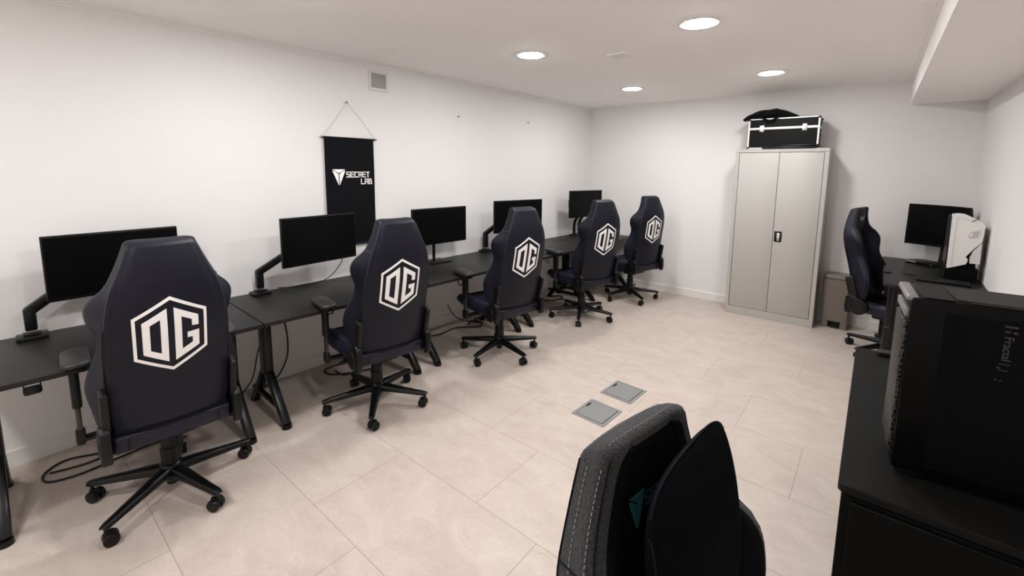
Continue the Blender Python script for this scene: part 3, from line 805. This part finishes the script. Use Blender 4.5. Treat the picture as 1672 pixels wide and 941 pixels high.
for x in (-.20, .205):
    bm = new(); box(bm, (x, -.010, zl - .002), (.044, .012, .072), .005); box(bm, (x, -.018, zl - .012), (.026, .008, .036), .003); obj('latch', bm, M['alu'], fc)
for sx in (-1, 1):
    for y in (0, fd):
        for z in (.0135, fh - .012):
            bm = new(); box(bm, (sx * fw_ / 2, y, z), (.026, .026, .024), .007); obj('corner_cap', bm, M['plastic'], fc)
    bm = new(); box(bm, (sx * (fw_ / 2 + .008), fd / 2, .14), (.010, .11, .03), .004); obj('handle', bm, M['plastic'], fc)
bg = thing('cloth_bundle', 'crumpled black cloth bag lying on the flight case', 'bag', (2.46, 5.78, ch + fh))
bm = new(); R = []
for k in range(19):
    x = -.265 + .54 * k / 18; t = abs(x) / .285
    hh = .012 + .105 * (1 - t ** 1.7) * (1 - .17 * math.exp(-((x + .02) / .035) ** 2)) * (1 + .03 * math.sin(k * 1.9)); wd = .04 + .105 * (1 - t ** 2) ** .5
    dr = -.012 * max(0, (-x - .205) / .06)
    R.append([Vector((x, math.cos(a) * wd * (1 + .08 * math.sin(3 * a + k)), dr + max(.002 + dr * 0, hh * .5 + hh * .5 * math.sin(a) * (1 + .07 * math.sin(5 * a + k * 2))))) for a in [2 * PI * j / 16 for j in range(16)]])
loft(bm, R); obj('bag_body', bm, M['cloth'], bg)
bm = new(); tube(bm, [(-.10, -.11, .03), (-.03, -.125, -.012), (.02, -.135, -.03), (.07, -.125, -.008), (.12, -.10, .03)], .010, 8, 5); obj('strap', bm, M['cloth'], bg)
ft = thing('flat_tray', 'thin black board lying on the cabinet before the flight case', 'board', (2.72, 5.655, ch))
bm = new(); box(bm, (-.05, .012, .010), (.50, .028, .018), .005); obj('lower_board', bm, M['plastic'], ft)
bm = new(); box(bm, (.06, .010, .030), (.36, .026, .014), .004, mtx=Matrix.Rotation(-.012, 4, 'Y')); obj('upper_board', bm, M['plastic2'], ft)

# ------------------------------------------------------------------ pedal bin
bn = thing('pedal_bin', 'tall taupe plastic pedal bin between the cabinet and the profile chair', 'bin', (3.228, 5.925, 0), -.04)
def rrect(wx, wy, r, n=5):
    out = []
    for cx, cy, a0 in ((wx - r, wy - r, 0), (-wx + r, wy - r, 90), (-wx + r, -wy + r, 180), (wx - r, -wy + r, 270)):
        for k in range(n + 1):
            a = math.radians(a0 + 90 * k / n); out.append((cx + r * math.cos(a), cy + r * math.sin(a)))
    return out
bm = new(); R = []
for z, wx, wy in ((.085, .122, .098), (.30, .128, .104), (.545, .135, .110)): R.append([Vector((x, y, z)) for x, y in rrect(wx, wy, .03)])
loft(bm, R)
for sx in (-1, 1):      # two front feet beside the pedal opening, and the back skirt
    loft(bm, [[Vector((sx * .084 + x, y, z)) for x, y in rrect(wx, .093, .014)] for z, wx in ((0, .029), (.04, .031), (.10, .033))])
box(bm, (0, .075, .045), (.20, .025, .09), .004)
loft(bm, [[Vector((x, -.085 + y * .1, z)) for x, y in rrect(wx, .09, .006)] for z, wx in ((.078, .050), (.09, .075), (.11, .09))])
obj('body', bm, M['bin'], bn)
bm = new(); loft(bm, [[Vector((x, y, z)) for x, y in rrect(a, b, .032)] for z, a, b in ((.546, .128, .107), (.552, .128, .107))]); obj('rim_gap', bm, M['gap'], bn)
bm = new(); loft(bm, [[Vector((x, y, z)) for x, y in rrect(a, b, .034)] for z, a, b in ((.552, .133, .112), (.572, .134, .113), (.588, .130, .108), (.594, .110, .09))]); obj('lid', bm, M['bin'], bn)
bm = new(); box(bm, (0, -.075, .022), (.086, .05, .016), .005); obj('pedal', bm, M['plastic'], bn)

# ------------------------------------------------------------------ floor hatches
for x, y, lab in ((2.078, 2.636, 'square grey floor box lid closer to the viewer'), (2.092, 3.028, 'square grey floor box lid farther from the viewer')):
    h = thing('floor_hatch', lab, 'floor box', (x, y, 0), -.045, 'grey floor box lids')
    bm = new(); frame_shape(bm, [(-.127, -.131), (.127, -.131), (.127, .131), (-.127, .131)], [(-.108, -.112), (.108, -.112), (.108, .112), (-.108, .112)], .005, Matrix())
    obj('frame', bm, M['hatch2'], h)
    bm = new(); box(bm, (0, 0, .0015), (.215, .223, .002)); obj('lid_gap_shade', bm, M['gap'], h)
    bm = new(); box(bm, (-.003, .003, .0032), (.207, .215, .003), .001, 1); ld = obj('lid', bm, M['hatch'], h)
    bm = new(); box(bm, (-.098, .045, .0050), (.014, .056, .0012)); obj('finger_slot', bm, M['plastic'], ld)
    bm = new(); box(bm, (-.01, -.112, .0052), (.07, .006, .0012)); obj('hinge_slot', bm, M['vent_dark'], ld)

# ------------------------------------------------------------------ right-hand desk
ZD = .82
rd = thing('standing_desk', 'black desk in the far right corner under the white computer', 'desk', (3.565, 4.55, 0))
bm = new(); box(bm, (.304, .74, ZD - .0125), (.608, 1.478, .025), .003); obj('desktop', bm, M['desk'], rd)
for y in (.20, 1.28):
    bm = new(); lathe(bm, [(.050, .03), (.050, .42), (.046, .425), (.046, ZD - .05), (.062, ZD - .045), (.062, ZD - .026)], 24, Matrix.Translation((.085, y, 0))); lg = obj('leg', bm, M['metal'], rd)
    bm = new(); box(bm, (.27, y, .018), (.52, .075, .03), .008); obj('foot', bm, M['metal'], lg)
    bm = new(); box(bm, (.30, y, ZD - .042), (.50, .05, .028), .005); obj('bracket', bm, M['metal'], lg)
bm = new(); box(bm, (.50, .74, ZD - .045), (.05, 1.06, .035), .004); obj('rail', bm, M['metal'], rd)
bm = new(); box(bm, (.03, .52, ZD + .006), (.055, .03, .012), .004)
o = obj('usb_dongle', bm, M['plastic'], loc=(3.565, 4.55, 0)); tag(o, 'small black plug lying at the left edge of the corner desk', 'plug')
def rrect_(wx, wy, r, n=5):
    out = []
    for cx, cy, a0 in ((wx - r, wy - r, 0), (-wx + r, wy - r, 90), (-wx + r, -wy + r, 180), (wx - r, -wy + r, 270)):
        for k in range(n + 1):
            a = math.radians(a0 + 90 * k / n); out.append((cx + r * math.cos(a), cy + r * math.sin(a)))
    return out
# curved monitor in the corner
PA, PBm = Vector((3.752, 5.93, 0)), Vector((4.142, 5.60, 0)); dv = (PBm - PA); wv = dv.length; ax = dv.normalized(); nv = Vector((ax.y, -ax.x, 0))
cm = thing('curved_monitor', 'black curved monitor in the far right corner behind the white computer', 'monitor', tuple((PA + PBm) / 2), math.atan2(ax.y, ax.x))
bm = new(); R = []
for k in range(17):
    x = -wv / 2 + wv * k / 16; yo = -.055 * (x / (wv / 2)) ** 2
    z0, z1 = 1.000, 1.397
    R.append([Vector((x, yo, z0)), Vector((x, yo + .004, z1)), Vector((x, yo + .030, z1 - .004)), Vector((x, yo + .055, z1 - .10)), Vector((x, yo + .055, z0 + .10)), Vector((x, yo + .026, z0 + .004))])
loft(bm, R); obj('housing', bm, M['bezel'], cm)
bm = new(); R = []
for k in range(17):
    x = (-wv / 2 + .008) + (wv - .016) * k / 16; yo = -.055 * (x / (wv / 2)) ** 2
    R.append([Vector((x, yo - .0016, 1.024)), Vector((x, yo + .0022, 1.390)), Vector((x, yo + .006, 1.390)), Vector((x, yo + .003, 1.024))])
loft(bm, R); obj('screen', bm, M['screen'], cm)
bm = new(); box(bm, (.02, -.004, 1.012), (.03, .003, .006)); obj('badge', bm, M['steel'], cm)
bm = new(); tube(bm, [(0, .06, ZD + .012), (0, .075, .95), (0, .07, 1.12), (0, .04, 1.18)], .020, 12, 5); obj('stand_neck', bm, M['metal'], cm)
bm = new(); loft(bm, [[Vector((x - .065, y - .02, ZD + z)) for x, y in rrect_(k * .135, k * .095, .04 * k)] for z, k in ((.001, .97), (.006, 1), (.024, .98), (.030, .90))]); obj('stand_foot', bm, M['plastic'], cm)
bm = new(); box(bm, (-.13, -.1145, ZD + .020), (.09, .004, .007), .001, 1); obj('foot_strip', bm, M['alu'], cm)
# white tower, front towards the viewer
wp = thing('white_computer_tower', 'white and black computer tower standing on the corner desk', 'computer', (3.945, 5.03, ZD), 0.)
bm = new(); box(bm, (.094, .135, .275), (.168, .23, .42), .008, 1); obj('shell', bm, M['pcblack'], wp)
bm = new(); R = [[Vector((x, y, z)) for x, y in ((.004, .005), (.196, .005), (.200, .26), (.002, .26))] for z in (0, .11)]; loft(bm, R)
obj('plinth', bm, M['pcblack'], wp)
W_ = [(.006, .548), (.040, .556), (.078, .553), (.118, .532), (.178, .494), (.197, .470), (.196, .40), (.192, .340), (.175, .315), (.148, .275), (.124, .232), (.112, .212), (.128, .188), (.120, .152), (.06, .124), (.012, .104)]
mt = Matrix(((1, 0, 0, 0), (0, 0, -1, .012), (0, 1, 0, 0), (0, 0, 0, 1)))
bm = new(); prism(bm, W_, .060, Matrix.Translation((0, .036, 0)) @ mt); fpn = obj('front_panel', bm, M['white_plastic'], wp)
bm = new(); prism(bm, [(.193, .328), (.197, .160), (.140, .160), (.136, .205), (.150, .262), (.175, .302)], .018, mt); obj('lower_panel', bm, M['white_plastic2'], wp)
bm = new(); prism(bm, [(.172, .435), (.120, .410), (.112, .392), (.112, .372), (.120, .362), (.165, .372)], .003, Matrix.Translation((0, -.024, 0)) @ mt); ip = obj('button_panel', bm, M['white_plastic3'], fpn)
bm = new(); box(bm, (.034, -.0125, .325), (.003, .002, .40)); obj('groove', bm, M['white_plastic3'], fpn)
bm = new(); prism(bm, [(.036, .527), (.150, .500), (.150, .497), (.036, .524)], .0015, Matrix.Translation((0, -.024, 0)) @ mt); obj('groove', bm, M['white_plastic3'], fpn)
bm = new(); box(bm, (.125, -.0155, .388), (.012, .004, .026), .001, 1); obj('button', bm, M['white_plastic'], fpn)
bm = new(); prism(bm, [(.118, .500), (.140, .514), (.140, .508), (.118, .494)], .003, Matrix.Translation((0, -.024, 0)) @ mt); obj('slot', bm, M['plastic'], fpn)
bm = new(); box(bm, (.006, .13, .33), (.006, .22, .40), .002, 1); obj('side_panel', bm, M['screen'], wp)
# keyboard, cables, adapter on the corner desk
kb = thing('keyboard', 'black keyboard lying on the corner desk before the white tower', 'keyboard', (3.935, 4.90, ZD), -.10)
bm = new(); box(bm, (0, 0, .011), (.32, .125, .018), .005); obj('key_bed', bm, M['plastic'], kb)
bm = new()
for r in range(5):
    for q in range(15): box(bm, (-.142 + q * .0203, -.045 + r * .0215, .022), (.016, .017, .006), .0015, 1)
o = obj('keys', bm, M['keys'], kb)
def cable(label, pts, r=.0035, m='cable', name='cable', sm=6, cat='cable', group=None):
    bm = new(); tube(bm, pts, r, 8, sm); return tag(obj(name, bm, M[m]), label, cat, group)
cable('black cable looping over the corner desk behind the keyboard', [(3.70, 5.10, ZD + .006), (3.78, 5.07, ZD + .006), (3.88, 5.00, ZD + .006), (4.00, 4.99, ZD + .006), (4.10, 4.985, ZD + .006), (4.165, 5.06, ZD + .006)], .005)
cable('black cable running from the keyboard round the tower foot', [(4.10, 4.875, ZD + .010), (4.125, 4.865, ZD + .007), (4.15, 4.89, ZD + .006), (4.165, 4.96, ZD + .006), (4.168, 5.2, ZD + .006)], .004)

# ------------------------------------------------------------------ sideboard and the black tower on it
SB = (3.447, 1.60); SR = .030; SZ = .75
sb_ = thing('sideboard', 'low black sideboard at the right foreground under the large black tower', 'sideboard', (SB[0], SB[1], 0), 0.0)
sw, sl = .70, 1.39
def rpoly(x0, x1, y0, y1, r, n=6):
    out = []
    for cx, cy, a0 in ((x1 - r, y1 - r, 0), (x0 + r, y1 - r, 90), (x0 + r, y0 + r, 180), (x1 - r, y0 + r, 270)):
        for k in range(n + 1):
            a = math.radians(a0 + 90 * k / n); out.append((cx + r * math.cos(a), cy + r * math.sin(a)))
    return out
shear = lambda x, y: Vector((x, y, 0))
bm = new(); loft(bm, [[Vector((x, y, z)) for x, y in rpoly(k, sw - k, k, sl - k, .022)] for z, k in ((SZ - .028, .003), (SZ - .025, 0), (SZ - .004, 0), (SZ, .003))]); obj('top', bm, M['sideboard'], sb_)
bm = new(); box(bm, (sw / 2 + .002, sl / 2, (SZ - .036) / 2 + .004), (sw - .016, sl - .016, SZ - .044), .003, 1); box(bm, (sw / 2, sl / 2, SZ - .032), (sw - .04, sl - .04, .012)); obj('body', bm, M['sideboard2'], sb_)
bm = new(); box(bm, (sw / 2 + .008, .004, SZ / 2 - .01), (sw - .052, .012, SZ - .075), .002, 1); obj('end_panel', bm, M['sideboard2'], sb_)
pc = thing('black_computer_tower', 'large black mesh-sided computer tower on the sideboard at the right edge', 'computer', (3.562, 1.775, SZ), .06)
# local x = depth (front at 0, facing -x), y = width away from viewer, z up
PD, PW, PH = .56, .232, .575
bm = new(); box(bm, (PD / 2 + .004, PW / 2, .018 + (PH - .018) / 2), (PD - .008, PW, PH - .018), .008, 2); obj('shell', bm, M['pcblack'], pc)
for x in (.06, PD - .06):
    bm = new(); box(bm, (x, PW / 2, .010), (.05, PW - .03, .02), .004); obj('foot', bm, M['plastic'], pc)
bm = new(); box(bm, (.004, PW / 2, .275), (.012, PW - .034, .43), .004); obj('front_mesh', bm, M['pcmesh'], pc)
bm = new(); box(bm, (.004, PW / 2, .520), (.012, PW - .036, .026), .003); obj('front_strip', bm, M['pcsilver'], pc)
bm = new(); prism(bm, [(-.004, PH - .012), (.0, PH + .001), (.024, PH + .002), (.024, PH - .012)], PW - .008, Matrix(((1, 0, 0, 0), (0, 0, 1, .004), (0, 1, 0, 0), (0, 0, 0, 1))), .002); obj('top_strip', bm, M['pcsilver'], pc)
bm = new(); box(bm, (.07, PW / 2, PH + .001), (.066, PW - .01, .004), .001, 1); box(bm, (PD / 2 + .06, PW / 2, PH), (PD - .15, PW - .01, .004), .001, 1); obj('top_frame', bm, M['pcblack'], pc)
bm = new(); box(bm, (PD / 2 + .045, PW / 2 + .002, PH + .002), (PD - .13, PW - .045, .004), .001, 1); obj('dust_filter', bm, M['pctop'], pc)
bm = new(); box(bm, (PD / 2 + .03, -.001, .295), (PD - .10, .006, .50), .003, 1); sp = obj('side_panel', bm, M['pcside'], pc)
bm = new()
f = bpy.data.curves.new('lettering', 'FONT'); f.body = 'Fractal'; f.size = .0265; f.extrude = .0005; f.align_x = 'CENTER'
fo = bpy.data.objects.new('lettering', f); C.objects.link(fo)
bpy.context.view_layer.update(); dg = bpy.context.evaluated_depsgraph_get(); me = bpy.data.meshes.new_from_object(fo.evaluated_get(dg)); bpy.data.objects.remove(fo); bpy.data.curves.remove(f)
bm.from_mesh(me); bpy.data.meshes.remove(me)
# text runs downwards on the side facing -y
mt = Matrix.Translation((.208, -.0044, .463)) @ Matrix(((0, 1, 0, 0), (0, 0, -1, 0), (-1, 0, 0, 0), (0, 0, 0, 1)))
bmesh.ops.transform(bm, matrix=mt, verts=bm.verts); obj('lettering', bm, M['print'], sp)
bm = new()
for x, z, a, b in ((.218, .527, .026, .006), (.212, .512, .010, .005), (.227, .511, .008, .007), (.214, .418, .022, .0025), (.204, .406, .006, .005), (.214, .400, .018, .0025), (.203, .370, .004, .004), (.212, .369, .004, .003)):
    box(bm, (x, -.0045, z), (a, .0015, b))
obj('small_print', bm, M['print2'], sp)
ad = thing('power_adapter', 'small flat black adapter on the far end of the sideboard behind the tower', 'adapter', (3.60, 2.945, SZ), .1)
bm = new(); box(bm, (0, 0, .011), (.125, .06, .022), .006); obj('casing', bm, M['plastic'], ad)
bm = new(); tube(bm, [(.06, 0, .01), (.11, .01, .008), (.16, -.02, .006), (.22, -.05, .006)], .003, 8, 5); obj('lead', bm, M['cable'], ad)

# ------------------------------------------------------------------ cables on the left
def lw(pts): return [tuple(LW(*p)) for p in pts]
cable('thin black cable hanging below the monitor in front of the banner', lw([(.29, 1.83, .985), (.25, 1.85, .93), (.18, 1.80, .82), (.13, 1.72, .765), (.09, 1.62, .7495), (.07, 1.53, .7495), (.04, 1.46, .752), (.012, 1.44, .75)]), .0035)
cable('short black cable hanging under the large monitor on the first desk', lw([(.16, .46, .965), (.14, .48, .90), (.10, .52, .80), (.06, .56, .752), (.03, .62, .750)]), .0035)
cable('two thin pale leads dropping behind the monitor with the flat foot', lw([(.15, 2.84, .97), (.12, 2.80, .90), (.08, 2.77, .80), (.04, 2.76, .7495), (.02, 2.80, .7495)]), .0025, 'cable_grey')
cable('black cable curving down the wall between the first two desks', lw([(.05, 1.43, .70), (.045, 1.455, .50), (.045, 1.475, .33), (.05, 1.46, .18), (.06, 1.39, .06), (.07, 1.30, .012), (.10, 1.22, .006)]), .006)
cable('straight black cable slanting behind the legs of the second desk', lw([(.05, 1.41, .70), (.05, 1.33, .50), (.06, 1.25, .30), (.06, 1.2, .1), (.07, 1.12, .006)]), .005)
cable('black cable coiled in a wide loop on the floor under the first desk', lw([(.22, .66, .006), (.24, .50, .006), (.22, .33, .006), (.16, .18, .006), (.24, .09, .008), (.34, .10, .006), (.38, .22, .006), (.36, .40, .010), (.34, .58, .008), (.40, .70, .006)]), .006)
cable('black cable crossing the loop on the floor under the first desk', lw([(.27, .11, .016), (.30, .25, .014), (.29, .42, .016), (.30, .62, .012)]), .006)
cable('coil of black cable on the floor beside the second chair', lw([(.42, 2.02, .008), (.36, 1.86, .007), (.26, 1.72, .007), (.14, 1.72, .007), (.13, 1.86, .008), (.22, 1.98, .010), (.34, 1.93, .012), (.36, 1.78, .016), (.24, 1.76, .018)]), .007)
cable('twisted black cable along the skirting under the third desk', lw([(.12, 2.50, .007), (.16, 2.70, .008), (.22, 2.90, .007), (.20, 3.10, .008), (.27, 3.22, .008), (.36, 3.32, .008), (.30, 3.42, .009), (.17, 3.40, .009), (.22, 3.29, .012)]), .007)
cable('black cable looped from the wall to the floor under the middle desk', lw([(.03, 3.16, .22), (.06, 3.20, .12), (.12, 3.26, .05), (.18, 3.33, .022), (.30, 3.36, .026)]), .005)
cable('black cables sagging under the fourth desk beside the fourth chair', lw([(.06, 4.22, .25), (.12, 4.35, .10), (.25, 4.50, .03), (.36, 4.62, .010), (.42, 4.78, .008), (.34, 4.88, .010), (.22, 4.74, .012)]), .007)
ps = thing('power_strip', 'black power strip on the floor behind the second chair', 'power strip', LW(.10, 2.02, 0), .1)
bm = new(); box(bm, (0, 0, .02), (.05, .22, .036), .008); obj('casing', bm, M['plastic'], ps)
bm = new(); box(bm, (0, .06, .05), (.035, .035, .03), .005); obj('plug', bm, M['plastic2'], ps)
bm = new(); tube(bm, [(0, .11, .02), (.02, .16, .015), (.05, .2, .008), (.03, .26, .008)], .0045, 8, 5); obj('lead', bm, M['cable'], ps)

# ------------------------------------------------------------------ camera and world
cam = bpy.data.cameras.new('camera'); co = bpy.data.objects.new('camera', cam); C.objects.link(co)
yaw, pit, rol = -.68963, -.130675, .009571
fwd = Vector((math.sin(yaw) * math.cos(pit), math.cos(yaw) * math.cos(pit), math.sin(pit)))
r0 = Vector((math.cos(yaw), -math.sin(yaw), 0)); u0 = r0.cross(fwd)
rt = r0 * math.cos(rol) + u0 * math.sin(rol); upv = -r0 * math.sin(rol) + u0 * math.cos(rol)
m4 = Matrix((rt, upv, -fwd)).transposed().to_4x4(); m4.translation = Vector((3.45827, 0, 1.69772))
co.matrix_world = m4
cam.sensor_fit = 'HORIZONTAL'; cam.sensor_width = 36; cam.lens = 719.378 / 1672 * 36
cam.shift_x = 0; cam.shift_y = -99.711 / 1672; cam.clip_start = .02
bpy.context.scene.camera = co
wd = bpy.data.worlds.new('world'); bpy.context.scene.world = wd; wd.use_nodes = True
wd.node_tree.nodes['Background'].inputs[0].default_value = (.5, .48, .46, 1); wd.node_tree.nodes['Background'].inputs[1].default_value = .1
sc = bpy.context.scene
sc.view_settings.view_transform = 'Standard'; sc.view_settings.look = 'None'; sc.view_settings.gamma = 1; sc.view_settings.use_curve_mapping = False
sc.view_settings.exposure = 1.85
try:
    sc.cycles.max_bounces = 12; sc.cycles.diffuse_bounces = 8; sc.cycles.use_denoising = True
except Exception: pass
